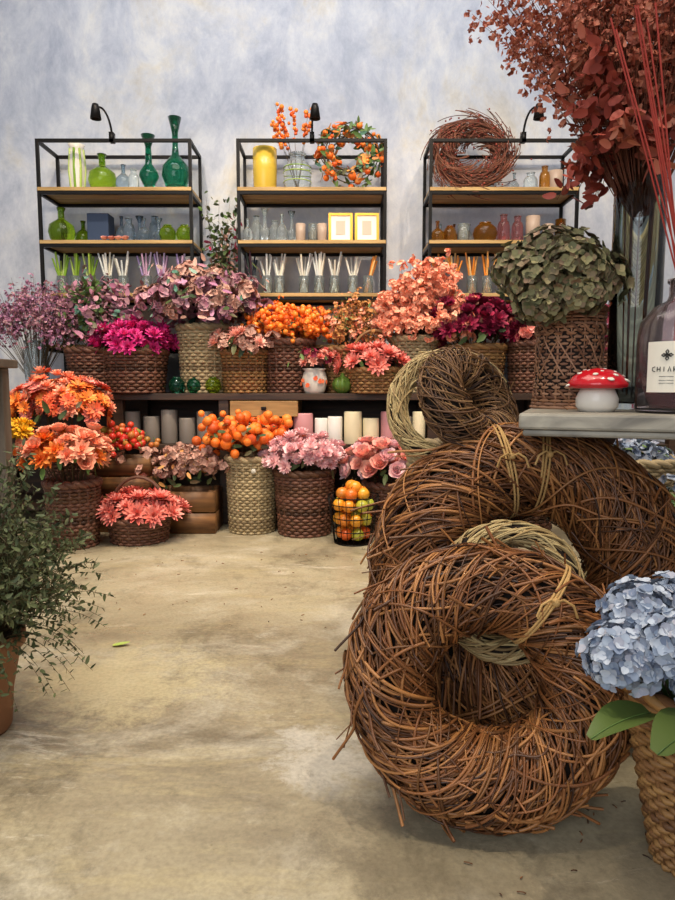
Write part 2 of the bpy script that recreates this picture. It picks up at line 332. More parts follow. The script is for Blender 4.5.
# ---------------------------------------------------------------- racks
SH=[2.095,1.769,1.438]
def rack(x0,x1):
    mb=MB(); y0,y1=4.25,4.57; p=.02; top=2.39
    for x in (x0,x1-p):
        for y in (y0,y1-p): boxm(mb,(x,y,BZ),(x+p,y+p,top),'metal')
    for z in SH+[1.11,top-p+.0]:
        for y in (y0,y1-p): boxm(mb,(x0+p,y,z-.042 if z<2.3 else z),(x1-p,y+p,z-.022 if z<2.3 else z+p),'metal')
        for x in (x0,x1-p): boxm(mb,(x,y0+p,z-.042 if z<2.3 else z),(x+p,y1-p,z-.022 if z<2.3 else z+p),'metal')
        if z<2.3: boxm(mb,(x0+.004,y0-.004,z-.022),(x1-.004,y1,z),'shelfw')
    mb.build('metal_shelving_rack',False,bevel=.0015)
for a in ((-1.90,-.92),(-.637,.312),(.58,1.53)): rack(*a)
def clamp_lamp(x,s=1):
    mb=MB(); y=4.27
    boxm(mb,(x-.014,y-.02,2.37),(x+.014,y+.02,2.43),'metal')
    t=np.linspace(0,1,12); P=np.stack([x+s*(.0-.07*np.sin(t*pi*.5)*t),y-.08*t,2.42+.14*np.sin(t*pi*.66)],-1); tubes(mb,P,.007,'metal',6)
    e=P[-1]; lathe(mb,[(.0005,.03),(.018,.028),(.024,.01),(.034,-.06),(.03,-.06),(.01,.0)],e,'metal',14)
    mb.build('clamp_lamp')
clamp_lamp(-1.42); clamp_lamp(-.16,-.3); clamp_lamp(1.17,-1)
def prof(kind,r,h):
    if kind=='round': q=[(.0,0),(.5,0),(.85,.1),(1,.3),(.9,.5),(.5,.62),(.25,.68),(.22,.88),(.34,1),(.2,.98),(.15,.7)]
    elif kind=='genie': q=[(0,0),(.5,0),(.75,.08),(1,.22),(.95,.34),(.55,.44),(.28,.5),(.2,.62),(.22,.8),(.48,1),(.42,.99),(.12,.75)]
    elif kind=='slim': q=[(0,0),(.6,0),(.35,.05),(.6,.15),(1,.28),(.9,.36),(.35,.5),(.28,.8),(.7,1),(.6,.99),(.2,.78)]
    elif kind=='cyl': q=[(0,0),(.9,0),(.95,.03),(1,.5),(1,1),(.88,1),(.86,.1),(0,.06)]
    elif kind=='vase': q=[(0,0),(.7,0),(.8,.1),(1,.5),(.85,.8),(.75,.92),(.95,1),(.85,.99),(.65,.9),(.8,.5),(.5,.05)]
    elif kind=='jar': q=[(0,0),(.8,0),(1,.1),(1,.6),(.8,.75),(.55,.8),(.55,.95),(.65,1),(.0,1)]
    elif kind=='globe': q=[(0,0),(.55,.02),(.9,.22),(1,.48),(.9,.72),(.6,.9),(.45,.94),(.5,1),(.35,1),(.3,.9)]
    return [(max(a*r,.0005),b*h) for a,b in q]
def ware(name,kind,x,z,r,h,k,y=4.36): 
    mb=MB(); lathe(mb,prof(kind,r,h),(x,y,z),k,20); return mb.build(name)
z=SH[0]
mb=MB(); lathe(mb,prof('vase',.055,.3),(-1.69,4.38,z),'white',24)
for i in range(8):
    a=2*pi*i/8; P=[[-1.69+.052*math.cos(a)*q,4.38+.052*math.sin(a)*q,z+h*.3] for q,h in ((.8,.04),(.9,.2),(1.02,.45),(.95,.65),(.87,.8),(.85,.9))]; tubes(mb,np.array(P),.008,'taper_g',5)
mb.build('striped_vase')
ware('green_glass_bottle','round',-1.52,z,.09,.235,'ggreen',4.36)
ware('clear_glass_bottle','round',-1.385,z,.05,.17,'gblue',4.36); ware('clear_glass_bottle','jar',-1.31,z,.034,.13,'gclear',4.33)
ware('teal_glass_vase','slim',-1.225,z,.065,.36,'gdark',4.38); ware('teal_glass_carafe','genie',-1.05,z,.09,.47,'gdark',4.38)
z=SH[1]
ware('green_glass_bottle','round',-1.79,z,.085,.22,'ggreen',4.34); ware('green_glass_bottle','round',-1.70,z,.055,.17,'ggreen',4.47)
mb=MB(); boxm(mb,(-1.64,4.38,z),(-1.50,4.50,z+.2),'navy'); mb.build('navy_gift_box',False,bevel=.003)
mb=MB()
for i in range(4): put(mb,rose('salmon'),np.array([-1.50+i*.045,4.30,z+.01]),(0,-.3,1),.035)
mb.build('paper_rose_row')
for i,x in enumerate((-1.36,-1.31,-1.26,-1.21,-1.165,-1.43)): ware('blue_grey_bottle',('jar','slim','round','jar','slim','round')[i],x,z,.038,.16+.03*(i%2),'gblue',4.36+.07*(i%2))
for x in (-1.10,-.99): ware('green_glass_globe','globe',x,z,.055,.11,'ggreen',4.33)
def tapers(x,z,k,n=8,y=4.34,h=.25):
    mb=MB(); lathe(mb,prof('cyl',.034,.12),(x,y,z),'gclear',16)
    P=[]
    for i in range(n):
        a=RD.uniform(0,6.28); d=RD.uniform(.01,.022); P.append([[x-d*math.cos(a),y-d*math.sin(a),z+.012],[x+d*math.cos(a),y+d*math.sin(a),z+.12],[x+2.7*d*math.cos(a),y+2.7*d*math.sin(a),z+h*RD.uniform(.85,1.1)]])
    tubes(mb,np.array(P),.0085,k,6,taper=.7); mb.build('taper_candles_in_glass')
z=SH[2]
for x,k in ((-1.80,'taper_g'),(-1.71,'taper_g'),(-1.62,'taper_g'),(-1.50,'taper_w'),(-1.40,'taper_w'),(-1.25,'taper_p'),(-1.15,'taper_p'),(-1.02,'taper_p'),
            (-.56,'taper_k'),(-.46,'taper_w'),(-.38,'taper_w'),(-.22,'taper_w'),(-.12,'taper_w'),(-.02,'taper_w'),(.10,'taper_w'),(.2,'taper_o'),
            (.66,'taper_o'),(.76,'taper_o'),(.88,'taper_o'),(.98,'taper_o'),(1.08,'taper_o'),(1.2,'taper_w'),(1.32,'taper_o'),(1.43,'taper_w')): tapers(x,z,k)
z=SH[0]
ware('yellow_ceramic_vase','cyl',-.47,z,.078,.27,'yvase',4.37)
mb=MB(); lathe(mb,prof('jar',.09,.24),(-.26,4.37,z),'gclear',24)
for zz in (.06,.12,.15): a=np.arange(24)*2*pi/24; tubes(mb,np.stack([.0905*np.cos(a)-.26,.0905*np.sin(a)+4.37,np.full(24,z+zz)],-1),.003,'taper_g',4,closed=True)
for i in range(8):
    e=(-.28+RD.uniform(-.2,.14),4.32+RD.uniform(-.08,.08),z+RD.uniform(.36,.54)); sprig(mb,(-.26,4.37,z+.02),e,(0,0,.06),11,ballp('berry'),.013,start=.55,spread=.5,jx=.014)
mb.build('orange_berry_branch_jar')
def deco_wreath(name,c,R,r,k1,protos,n,size,lean=.25):
    mb=MB(); A=rotx(-lean)
    def tp(th,ph,rr): return np.array([(R+rr*math.cos(ph))*math.cos(th),-rr*math.sin(ph),(R+rr*math.cos(ph))*math.sin(th)])
    for s in range(24):
        t0=RD.uniform(0,6.28); t=np.linspace(t0,t0+3,24); ph=RD.uniform(0,6.28)+t*RD.uniform(-2,2)
        P=np.array([tp(a,b,r*.6) for a,b in zip(t,ph)])@A.T+c; tubes(mb,P,.003,k1)
    for i in range(n):
        th=RD.uniform(0,6.28);ph=RD.uniform(-.6,3.7); p=tp(th,ph,r*RD.uniform(.7,1.1)); d=np.array([math.cos(ph)*math.cos(th),-math.sin(ph),math.cos(ph)*math.sin(th)])+[RD.gauss(0,.5) for _ in range(3)]
        put(mb,RD.choice(protos),A@p+c,A@d,size*RD.uniform(.6,1.4))
    return mb.build(name)
deco_wreath('autumn_flower_wreath',np.array([.08,4.33,z+.225]),.155,.06,'stem',[flat('tan',.4),flat('leaf'),ballp('berry',1,.32),ballp('phys',1,.4),flat('leaft'),flat('leafd'),flat('orange',.4),flat('leaf'),flat('tan'),flat('leaf')],330,.05)
z=SH[1]
for i,x in enumerate((-.58,-.53,-.47,-.41,-.36,-.30)): ware('clear_glass_bottle',('round','jar','slim','jar','round','slim')[i],x,z,.036,.15+.03*(i%3),'gclear',4.33+.05*(i%2))
for x,k in ((-.24,'pattern'),(-.16,'gclear'),(-.10,'pattern')): ware('ribbed_votive_jar','cyl',x,z,.032,.12,k,4.34)
for x in (.02,.19):
    mb=MB(); X=np.eye(4); X[:3,:3]=rotx(-.12); X[:3,3]=(x,4.31,z)
    w=.078;h=.19
    boxm(mb,(-w,0,0),(w,.015,.016),'gold',X);boxm(mb,(-w,0,h-.016),(w,.015,h),'gold',X);boxm(mb,(-w,0,.016),(-w+.016,.015,h-.016),'gold',X);boxm(mb,(w-.016,0,.016),(w,.015,h-.016),'gold',X)
    boxm(mb,(-w+.016,.006,.016),(w-.016,.012,h-.016),'paper',X); boxm(mb,(-.03,.004,.05),(.03,.006,.14),'salmon',X)
    mb.build('gold_picture_frame',False)
z=SH[0]
mb=MB(); c=np.array([.87,4.36,z+.235]); A=rotx(-.22); S=420
t0=rng.uniform(0,6.28,S); t=t0[:,None]+np.linspace(0,1.9,16)[None]; ph=rng.uniform(0,6.28,S)[:,None]+t*rng.uniform(-1.5,1.5,S)[:,None]; rr=.065*rng.uniform(.4,1,S)[:,None]*(1+np.linspace(0,1.1,16)[None]**3)
P=np.stack([(.195+rr*np.cos(ph))*np.cos(t),-rr*np.sin(ph)*.8,(.175+rr*np.cos(ph))*np.sin(t)],-1)@A.T+c; tubes(mb,P,.0024,'bwreath')
for i in range(500):
    th=RD.uniform(0,6.28);q=RD.gauss(0,.045); p=A@np.array([(.2+q)*math.cos(th),RD.uniform(-.06,.04),(.18+q)*math.sin(th)])+c; put(mb,ballp('rustd'),p,(0,0,1),.006)
mb.build('dried_berry_wreath')
ware('glass_jar','jar',1.25,z,.045,.12,'gclear'); ware('amber_glass_jar','jar',1.34,z,.035,.16,'gamber'); ware('gold_lidded_jar','cyl',1.41,z,.045,.13,'pattern'); ware('glass_jar','round',1.17,z,.035,.15,'gclear',4.46)
z=SH[1]
for x,kd,r,h,k in ((.65,'round',.045,.14,'gamber'),(.73,'globe',.045,.11,'gamber'),(.82,'cyl',.04,.12,'gclear'),(.96,'globe',.08,.13,'gamber'),(1.08,'jar',.04,.18,'gpink'),(1.17,'jar',.038,.17,'gpink'),(1.27,'cyl',.045,.17,'pattern'),(1.37,'cyl',.035,.12,'pattern'),(1.45,'cyl',.035,.15,'gamber')):
    ware({'gamber':'amber_glass_bottle','gclear':'clear_glass_tumbler','gpink':'pink_glass_bottle','pattern':'patterned_jar'}[k],kd,x,z,r,h,k,4.35)
for x,k in ((.69,'gclear'),(.78,'gamber'),(.88,'gclear'),(1.22,'gclear'),(1.12,'gpink'),(1.33,'gamber')): ware('small_glass_bottle','round',x,z,.03,.15,k,4.47)
mb=MB()
for i in range(40):
    x=RD.uniform(-.88,-.66); e0=RD.uniform(1.45,2.12)
    sprig(mb,(-.78,4.5,1.1),(x,4.45+RD.uniform(-.1,.1),e0),(RD.uniform(-.05,.05),-.05,.1),24,RD.choice([flat('leafd',.6),flat('leaf',.6),flat('leafd',.6),flat('brownpink',.5),flat('burg')]),.036,start=.35,jx=.02)
basket(mb,(-.78,4.46,BZ),.09,.11,.3,'wickdark',12,14)
mb.build('trailing_foliage_plant')
# ---------------------------------------------------------------- bench-top bouquets
def bouquet(name,c,rad,n,protos,size,bk=None,br=.15,bh=.25,bz=BZ,taper=.85,leaf=None,lsize=.06,handle=0,rows=None,by=None,bx=None,up=.35,low=-.3,fill=.5,nl=26,extra=None):
    mb=MB(); x,y,z=c; bx=x if bx is None else bx; by=y if by is None else by
    if bk: basket(mb,(bx,by,bz),br*taper,br,bh,bk,rows or max(8,int(bh/.018)),18,handle=handle)
    stalks(mb,(bx,by,bz+bh*.6),(x,y,z),rad[0]*.7,rad[1]*.7,30)
    dome(mb,c,*rad,n,protos,size,low=low,up=up,fill=fill)
    if leaf: collar(mb,(x,y,z-rad[2]*.3),rad[0]*.85,nl,flat(leaf),lsize)
    if extra: extra(mb)
    return mb.build(name)
mb=MB(); lathe(mb,prof('vase',.075,.32),(-1.86,4.05,BZ),'gclear',24)
for i in range(90):
    a=RD.uniform(0,6.28);q=math.sqrt(RD.random()); e=(-1.86+.34*q*math.cos(a),4.02+.2*q*math.sin(a),1.49-.2*q*q+RD.uniform(-.12,.06))
    sprig(mb,(-1.86+.02*math.cos(a),4.05+.02*math.sin(a),BZ+.05),e,(0,0,.05),18,RD.choice([cluster('lilac',3),flat('lilac'),cluster('mauve',3)]),.019,start=.62,spread=.7,jx=.025)
mb.build('lilac_statice_vase')
mb=MB(); basket(mb,(-1.50,4.08,BZ),.14,.17,.26,'wickdark',14)
for i in range(80):
    a=RD.uniform(0,6.28);q=math.sqrt(RD.random()); e=(-1.48+.29*q*math.cos(a),4.05+.2*q*math.sin(a),1.60-.3*q*q+RD.uniform(-.18,.03))
    sprig(mb,(-1.50,4.08,BZ+.2),e,(0,0,.08),16,flat(RD.choice(['leaft','mauve','mauve','leaf','leafd']),.6),.042,start=.4)
mb.build('eucalyptus_foliage_basket')
bouquet('magenta_flower_basket',(-1.235,4.03,1.10),(.235,.19,.12),60,[mum('magenta')],.055,'wickdark',.18,.25,leaf='leafd')
mb=MB(); basket(mb,(-.83,4.10,BZ),.13,.155,.40,'wicklight',20)
dome(mb,(-.83,4.06,1.33),.35,.2,.19,70,[cluster('mauve',12),cluster('mauve',8),cluster('brownpink',9)],.065,low=-.35)
for i in range(190):
    a=RD.uniform(0,6.28);e=(-.83+.38*math.cos(a)*RD.uniform(.4,1.05),4.02+.22*math.sin(a),1.33+RD.uniform(-.12,.24)); put(mb,flat(RD.choice(['mauve','leafd','lilac','leaft','brownpink'])),np.array(e),(math.cos(a),math.sin(a),.7),.056)
mb.build('mauve_hydrangea_basket')
bouquet('salmon_flower_basket',(-.57,3.99,1.09),(.185,.15,.085),46,[mum('salmon'),cluster('brownpink',6)],.045,'wickbrown',.145,.25,leaf='leafd',by=4.06)
mb=MB(); basket(mb,(-.31,4.10,BZ),.13,.155,.31,'wickdark',16)
dome(mb,(-.31,4.07,1.2),.24,.17,.13,420,[ballp('berry')],.016,jit=.3,low=-.4); dome(mb,(-.31,4.07,1.2),.2,.14,.1,50,[flat('leafd')],.05)
dome(mb,(-.31,4.07,1.2),.25,.17,.14,60,[cluster('orange',5)],.025,jit=.3)
mb.build('orange_berry_basket')
mb=MB(); basket(mb,(.05,4.12,BZ),.11,.13,.27,'wickbrown',14)
for i in range(60):
    a=RD.uniform(0,6.28);q=math.sqrt(RD.random()); e=(.07+.19*q*math.cos(a),4.07+.15*q*math.sin(a),1.39-.12*q*q+RD.uniform(-.14,.04))
    sprig(mb,(.05,4.12,BZ+.2),e,(0,0,.05),16,RD.choice([flat('tan'),cluster('tan',3),flat('leaf'),cluster('peach',2)]) ,.024,start=.5,jx=.018)
mb.build('dried_autumn_stem_basket')
mb=MB(); basket(mb,(.47,4.08,BZ),.11,.135,.33,'wicklight',17)
for i in range(110):
    a=RD.uniform(0,6.28);q=math.sqrt(RD.random()); e=(.53+.36*q*math.cos(a),4.02+.2*q*math.sin(a),1.66-.34*q*q+RD.uniform(-.3,.02))
    sprig(mb,(.47,4.08,BZ+.25),e,(0,0,.08),9,cluster('peach',7),.032,start=.6,jx=.028)
mb.build('peach_blossom_basket')
bouquet('burgundy_flower_basket',(.84,4.03,1.20),(.29,.19,.16),70,[mum('burg'),mum('burg'),rose('burg')],.06,'wickbrown',.18,.28,leaf='leafd',by=4.10,bx=.86)
bouquet('wine_flower_basket',(1.2,4.06,1.17),(.17,.14,.1),36,[mum('burg'),cluster('coral',6)],.05,'wickdark',.14,.3)
bouquet('dark_foliage_basket',(1.62,4.06,1.14),(.24,.17,.16),50,[flat('leafd'),cluster('burg',6)],.06,'wickdark',.16,.28)
mb=MB(); lathe(mb,prof('vase',.08,.15),(-.14,3.99,BZ),'white',22)
for i in range(7):
    b=-pi/2+(i-3)*.4; put(mb,[(*petal(1,.8,.1,.05,3),'redor')],np.array([-.14+.082*math.cos(b),3.99+.082*math.sin(b),BZ+.06+.02*(i%2)]),(math.cos(b),math.sin(b),0),.03)
dome(mb,(-.14,3.99,1.0),.15,.12,.07,38,[mum('coral'),flat('leaf'),flat('leaf'),mum('salmon'),cluster('burg',4)],.036)
mb.build('painted_flower_pot')
bouquet('coral_dahlia_basket',(.225,3.98,.99),(.18,.14,.085),26,[dahlia('coral')],.066,'wickbrown',.16,.14,leaf='leaf',handle=.24,rows=8,lsize=.05,by=4.0)
mb=MB(); a=np.arange(40)*2*pi/40
P=[(.0005,0),(.03,.002),(.055,.03),(.06,.06),(.045,.09),(.015,.1),(.008,.12),(.0005,.125)]
pv=np.array(P); v=np.stack([pv[:,0:1]*(1+.07*np.cos(8*a))*np.cos(a),pv[:,0:1]*(1+.07*np.cos(8*a))*np.sin(a),np.repeat(pv[:,1:2],40,1)],-1)+[.03,3.985,BZ]
idx=np.arange(320).reshape(8,40);A_=idx[:-1];B_=idx[1:];mb.add(v,np.stack([A_,np.roll(A_,-1,1),np.roll(B_,-1,1),B_],-1).reshape(-1,4),'gourd'); mb.build('green_gourd')
for x in (-.98,-.87,-.76): ware('green_glass_globe','globe',x,BZ,.05,.1,'gdark' if x<-.8 else 'ggreen',3.985)
def candle(x,r,h,k,y=4.02,z=.49):
    mb=MB(); lathe(mb,[(.0005,0),(r*.96,0),(r,.006),(r,h-.008),(r*.94,h),(r*.6,h-.006),(.0005,h-.008)],(x,y,z),k,24)
    tubes(mb,np.array([[x,y,z+h-.01],[x+.001,y,z+h+.002],[x+.004,y,z+h+.014]]),.0014,'ink'); mb.build('pillar_candle')
for x,h in ((-1.27,.2),(-1.15,.17),(-1.04,.21),(-.93,.16),(-.82,.2)): candle(x,.05,h,'greyw')
for x,r,h,k in ((-.55,.04,.13,'creamw'),(-.45,.045,.14,'greyw'),(-.21,.06,.19,'pinkw'),(-.10,.04,.16,'whitew'),(-.015,.045,.17,'whitew'),(.095,.055,.2,'creamw'),(.205,.05,.16,'creamw'),(.315,.05,.2,'pinkw'),(.41,.045,.17,'greyw'),(.5,.04,.2,'creamw'),(.68,.05,.18,'whitew'),(.8,.05,.2,'pinkw')): candle(x,r,h,k,3.99)
# ---------------------------------------------------------------- floor displays
mb=MB(); basket(mb,(-.5,3.76,0),.125,.14,.43,'wicklight',26,20)
dome(mb,(-.52,3.74,.54),.26,.17,.14,85,[ballp('phys',.95)],.028,jit=.3,low=-.35,fill=.3); dome(mb,(-.52,3.74,.53),.22,.15,.12,60,[flat('leafd')],.05,jit=.3)
for i in range(18): sprig(mb,(-.5,3.76,.35),(-.52+RD.uniform(-.28,.28),3.74+RD.uniform(-.14,.14),.6+RD.uniform(-.08,.12)),(0,0,.05),4,ballp('phys'),.024,start=.6,jx=.01)
lathe(mb,[(.0005,0),(.014,.001),(.014,.003),(.0005,.004)],(-.47,3.612,.37),'paper',12,X=rotx(pi/2))
mb.build('physalis_wicker_basket')
bouquet('pink_chrysanthemum_basket',(-.19,3.68,.44),(.22,.17,.125),66,[pom('pink'),pom('pink'),rose('pink')],.05,'wickdark',.165,.36,bz=0,leaf='leafd',by=3.70)
bouquet('coral_rose_basket',(.31,3.72,.39),(.25,.16,.12),46,[rose('rosecoral'),rose('rosecoral'),rose('pink')],.068,'wickdark',.15,.28,bz=0,leaf='leafd',by=3.76)
bouquet('coral_dahlia_basket',(-1.09,3.52,.17),(.2,.15,.08),34,[dahlia('coral')],.062,'wickdark',.16,.13,bz=0,leaf='leafd',handle=.22,rows=8,taper=.9)
mb=MB(); c=np.array([.085,3.47,0]); a=np.arange(40)*2*pi/40; G=1.2
for z_,r_ in ((.004,.085),(.06,.092),(.12,.1),(.18,.108),(.215,.115)): tubes(mb,G*np.stack([r_*np.cos(a),r_*np.sin(a),np.full(40,z_)],-1)+c,.003,'metal',5,closed=True)
tubes(mb,G*np.array([[[.085*math.cos(b),.085*math.sin(b),.004],[.1*math.cos(b),.1*math.sin(b),.11],[.115*math.cos(b),.115*math.sin(b),.215]] for b in np.arange(20)*2*pi/20])+c,.002,'metal')
lathe(mb,[(.0005,.003),(.1,.003)],c,'metal',20)
for z_,n_,r_ in ((.045,6,.052),(.11,7,.062),(.175,7,.068),(.225,5,.05),(.255,2,.02)):
    for i in range(n_):
        b=2*pi*i/n_+z_*20; p=c+G*np.array([r_*math.cos(b),r_*math.sin(b),z_]); put(mb,ballp('apple',.92),p,(0,0,1),.037); tubes(mb,np.array([p+[0,0,.03],p+[.002,0,.04],p+[.006,0,.048]]),.0015,'stem')
mb.build('wire_fruit_basket')
def crate(name,x0,x1,y0,y1,z0,z1):
    mb=MB(); n=max(2,int((z1-z0)/.1)); hh=(z1-z0)/n
    for i in range(n):
        za=z0+i*hh+.003; zb=z0+(i+1)*hh-.006
        boxm(mb,(x0,y0,za),(x1,y0+.015,zb),'crate');boxm(mb,(x0,y1-.015,za),(x1,y1,zb),'crate')
        boxm(mb,(x0,y0+.015,za),(x0+.015,y1-.015,zb),'crate');boxm(mb,(x1-.015,y0+.015,za),(x1,y1-.015,zb),'crate')
    for x in (x0+.015,x1-.04):
        for y in (y0+.015,y1-.04): boxm(mb,(x,y,z0),(x+.025,y+.025,z1),'crate')
    boxm(mb,(x0+.015,y0+.015,z0+.004),(x1-.015,y1-.015,z0+.015),'crate'); boxm(mb,(x0+.02,y0+.02,z1-.06),(x1-.02,y1-.02,z1-.05),'soil')
    return mb
mb=crate('',-1.03,-.70,3.66,3.9,0,.25)
dome(mb,(-.89,3.74,.37),.24,.15,.14,70,[cluster('brownpink',8),cluster('brownpink',5),flat('tan')],.042,jit=.35); collar(mb,(-.89,3.74,.3),.2,24,flat('leafd'),.05)
mb.build('dried_flower_crate')
mb=crate('',-1.42,-1.08,3.70,3.9,0,.44)
dome(mb,(-1.25,3.74,.52),.17,.12,.09,150,[ballp('berryr'),ballp('berryr'),flat('leaf')],.02,jit=.3)
mb.build('rosehip_crate')
bouquet('red_orange_gerbera_basket',(-1.53,3.62,.74),(.26,.18,.16),80,[daisy('redor','stemr'),daisy('orange','stemr'),daisy('coral','stemr'),mum('peach')],.048,'wickdark',.13,.52,bz=0,leaf='leafd',by=3.7)
bouquet('peach_orange_flower_basket',(-1.40,3.32,.50),(.22,.15,.12),56,[mum('peach'),rose('peach'),mum('peach'),rose('peach'),mum('orange')],.052,'wickdark',.13,.34,bz=0,leaf='leaf',by=3.40,
  extra=lambda mb: dome(mb,(-1.62,3.28,.60),.07,.07,.06,9,[mum('yellow'),daisy('yellow','stemr')],.045,low=0))
mb=MB(); dx=-.12
boxm(mb,(-2.2+dx,2.25,.92),(-1.22+dx,2.75,.955),'post')
for x in (-2.15,-1.30):
    for y in (2.29,2.65): boxm(mb,(x+dx,y,0),(x+.06+dx,y+.06,.92),'post')
boxm(mb,(-2.12+dx,2.30,.82),(-1.27+dx,2.33,.92),'post'); boxm(mb,(-2.12+dx,2.3,.2),(-1.27+dx,2.7,.22),'post')
mb.build('wooden_side_table',False,bevel=.004)
mb=MB(); pc=np.array([-.90,1.53,0])
lathe(mb,[(.0005,0),(.082,0),(.088,.01),(.095,.1),(.115,.2),(.12,.21),(.128,.215),(.128,.245),(.118,.247),(.112,.22),(.0005,.215)],pc,'terra',32)
lathe(mb,[(.110,.222),(.0005,.232)],pc,'soil',24)
lf=flat('olive',.4)
for i in range(400):
    a=RD.uniform(0,6.28);q=RD.uniform(.1,1)**.6
    e=pc+[.05+.30*q*math.cos(a),.27*q*math.sin(a),.70-.34*q*q+RD.uniform(-.18,.05)]
    if RD.random()<.22: e=pc+[.27*math.cos(a),.22*math.sin(a),RD.uniform(.12,.35)]
    sprig(mb,pc+[.06*math.cos(a),.06*math.sin(a),.22],e,(0,0,.12),20,lf,.017,r=.0012,start=.25,spread=.55)
mb.build('potted_thyme_plant')
# ---------------------------------------------------------------- wreaths
def vine_wreath(name,c,R,r,n,k,lean=.3,yaw=0,roll=0,sr=.0026,wrapf=.35,twine=None,fly=.2,kdir=1,core=True,wob=.03):
    mb=MB(); A=rotz(yaw)@rotx(-lean)@roty(roll); c=np.array(c,float)
    w0,w1=rng.uniform(0,6,2)
    def loc(th,ph,rr):
        RR=R*(1+wob*np.sin(2*th+w0)); q=rr*(1+wob*1.6*np.sin(3*th+w1)); return np.stack([(RR+q*np.cos(ph))*np.cos(th),-q*np.sin(ph),(RR+q*np.cos(ph))*np.sin(th)],-1)
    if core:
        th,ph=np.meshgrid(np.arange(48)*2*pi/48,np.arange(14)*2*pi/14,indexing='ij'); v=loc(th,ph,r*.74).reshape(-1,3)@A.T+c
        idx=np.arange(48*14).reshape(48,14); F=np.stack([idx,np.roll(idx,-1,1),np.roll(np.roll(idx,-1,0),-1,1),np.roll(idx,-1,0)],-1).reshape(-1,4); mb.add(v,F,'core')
    def batch(S,N,span,kk,lo,hi,flyp):
        t=np.linspace(0,1,N)[None]; th0=rng.uniform(0,2*pi,S)[:,None]; th=th0+t*span[:,None]
        ph=rng.uniform(0,2*pi,S)[:,None]+(th-th0)*kk[:,None]+.18*np.sin(th*rng.uniform(2,7,S)[:,None]+rng.uniform(0,6,S)[:,None])
        rr=r*(rng.uniform(lo,hi,S)[:,None]+.05*np.sin(th*rng.uniform(3,9,S)[:,None]+rng.uniform(0,6,S)[:,None]))
        lift=rng.uniform(0,1,S)[:,None]*(rng.uniform(0,1,S)[:,None]<flyp); out=.55+.45*np.cos(ph); rr=rr*(1+.8*out*lift*np.clip((t-.85)/.15,0,1)**1.5)
        P=loc(th,ph,rr); cen=np.stack([R*np.cos(th),0*th,R*np.sin(th)],-1); Nn=nz(P-cen)
        P=P@A.T+c; P[...,2]=np.maximum(P[...,2],.003)
        tubes(mb,P,sr*rng.uniform(.5,1.45,S),k,5,nrm=Nn@A.T)
    nA=int(n*(1-wrapf)); nB=n-nA
    batch(nA,34,rng.uniform(.8,2.2,nA),rng.normal(.8*kdir,.85,nA),.78,1.04,fly)
    batch(nB,40,rng.uniform(.7,1.8,nB),kdir*rng.uniform(1.5,4.5,nB),.92,1.07,fly)
    batch(nB//5,40,rng.uniform(.6,1.5,nB//5),-kdir*rng.uniform(1.0,3.5,nB//5),.98,1.10,fly)
    if twine is not None:
        for th in twine:
            ph=np.linspace(0,2*pi*2.3,60); P=loc(th+.03*np.sin(ph/2)+.012*ph/6,ph,r*1.10); tubes(mb,P@A.T+c,.0028,'twine',5,nrm=(nz(P-np.array([R*math.cos(th),0,R*math.sin(th)]))@A.T)[None])
            p=loc(np.array(th),np.array(pi*.45),r*1.12)
            for d in (-1,1):
                q=np.array([p,p+[.012*d,-.012,.006],p+[.028*d,-.014,-.004],p+[.036*d,-.008,-.026]]); tubes(mb,q@A.T+c,.0026,'twine',5)
            v,f=sph(.009); mb.add((v+p)@A.T+c,f,'twine')
    return mb.build(name)
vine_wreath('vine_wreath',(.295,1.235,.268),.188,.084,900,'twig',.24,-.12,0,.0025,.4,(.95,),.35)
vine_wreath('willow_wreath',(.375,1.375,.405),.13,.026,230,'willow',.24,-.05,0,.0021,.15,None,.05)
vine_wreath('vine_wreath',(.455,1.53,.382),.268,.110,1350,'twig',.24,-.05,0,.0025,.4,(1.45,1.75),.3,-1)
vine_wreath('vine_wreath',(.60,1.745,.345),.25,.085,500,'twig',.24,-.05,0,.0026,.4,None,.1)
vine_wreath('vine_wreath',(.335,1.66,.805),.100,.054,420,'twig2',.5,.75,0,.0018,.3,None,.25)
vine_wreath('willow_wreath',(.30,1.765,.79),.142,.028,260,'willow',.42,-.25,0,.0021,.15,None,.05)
mb=MB(); basket(mb,(.42,2.12,0),.14,.18,.64,'wicklight',32,20); mb.build('tall_wicker_basket')
# ---------------------------------------------------------------- table (right)
TA=-.35; X=np.eye(4); X[:3,:3]=rotz(TA); X[:3,3]=(.39,1.40,0)
mb=MB(); TZ=.79
boxm(mb,(0,0,TZ-.035),(1.25,.78,TZ),'ttop',X); boxm(mb,(.008,.008,TZ-.05),(1.242,.772,TZ-.035),'ttop',X)
for x in (.50,1.12):
    for y in (.60,.70): boxm(mb,(x,y,0),(x+.035,y+.035,TZ-.05),'metal',X)
boxm(mb,(.5,.61,.1),(1.15,.63,.12),'metal',X)
mb.build('whitewashed_table',False,bevel=.006)
mb=MB(); c=np.array([.60,1.70,TZ]); basket(mb,c,.079,.076,.25,'wickred',30,16,t=.0040,rim=1.3,flare=.010)
a=np.arange(72)*2*pi/72
for z_ in (.035,.2): 
    for o in (0,pi): rr_=.083+.004*np.sin(a*10+o); tubes(mb,np.stack([rr_*np.cos(a),rr_*np.sin(a),z_+.012*np.cos(a*10+o)],-1)+c,.0032,'wickred',5,closed=True)
for j in range(14):
    for sgn in (1,-1):
        t_=np.linspace(0,1,12); b_=2*pi*j/14+sgn*t_*1.0; zz_=.05+.135*t_; rr_=.080+.004*np.abs(np.cos(t_*8))
        tubes(mb,np.stack([rr_*np.cos(b_),rr_*np.sin(b_),zz_],-1)+c,.0022,'wickred',4)
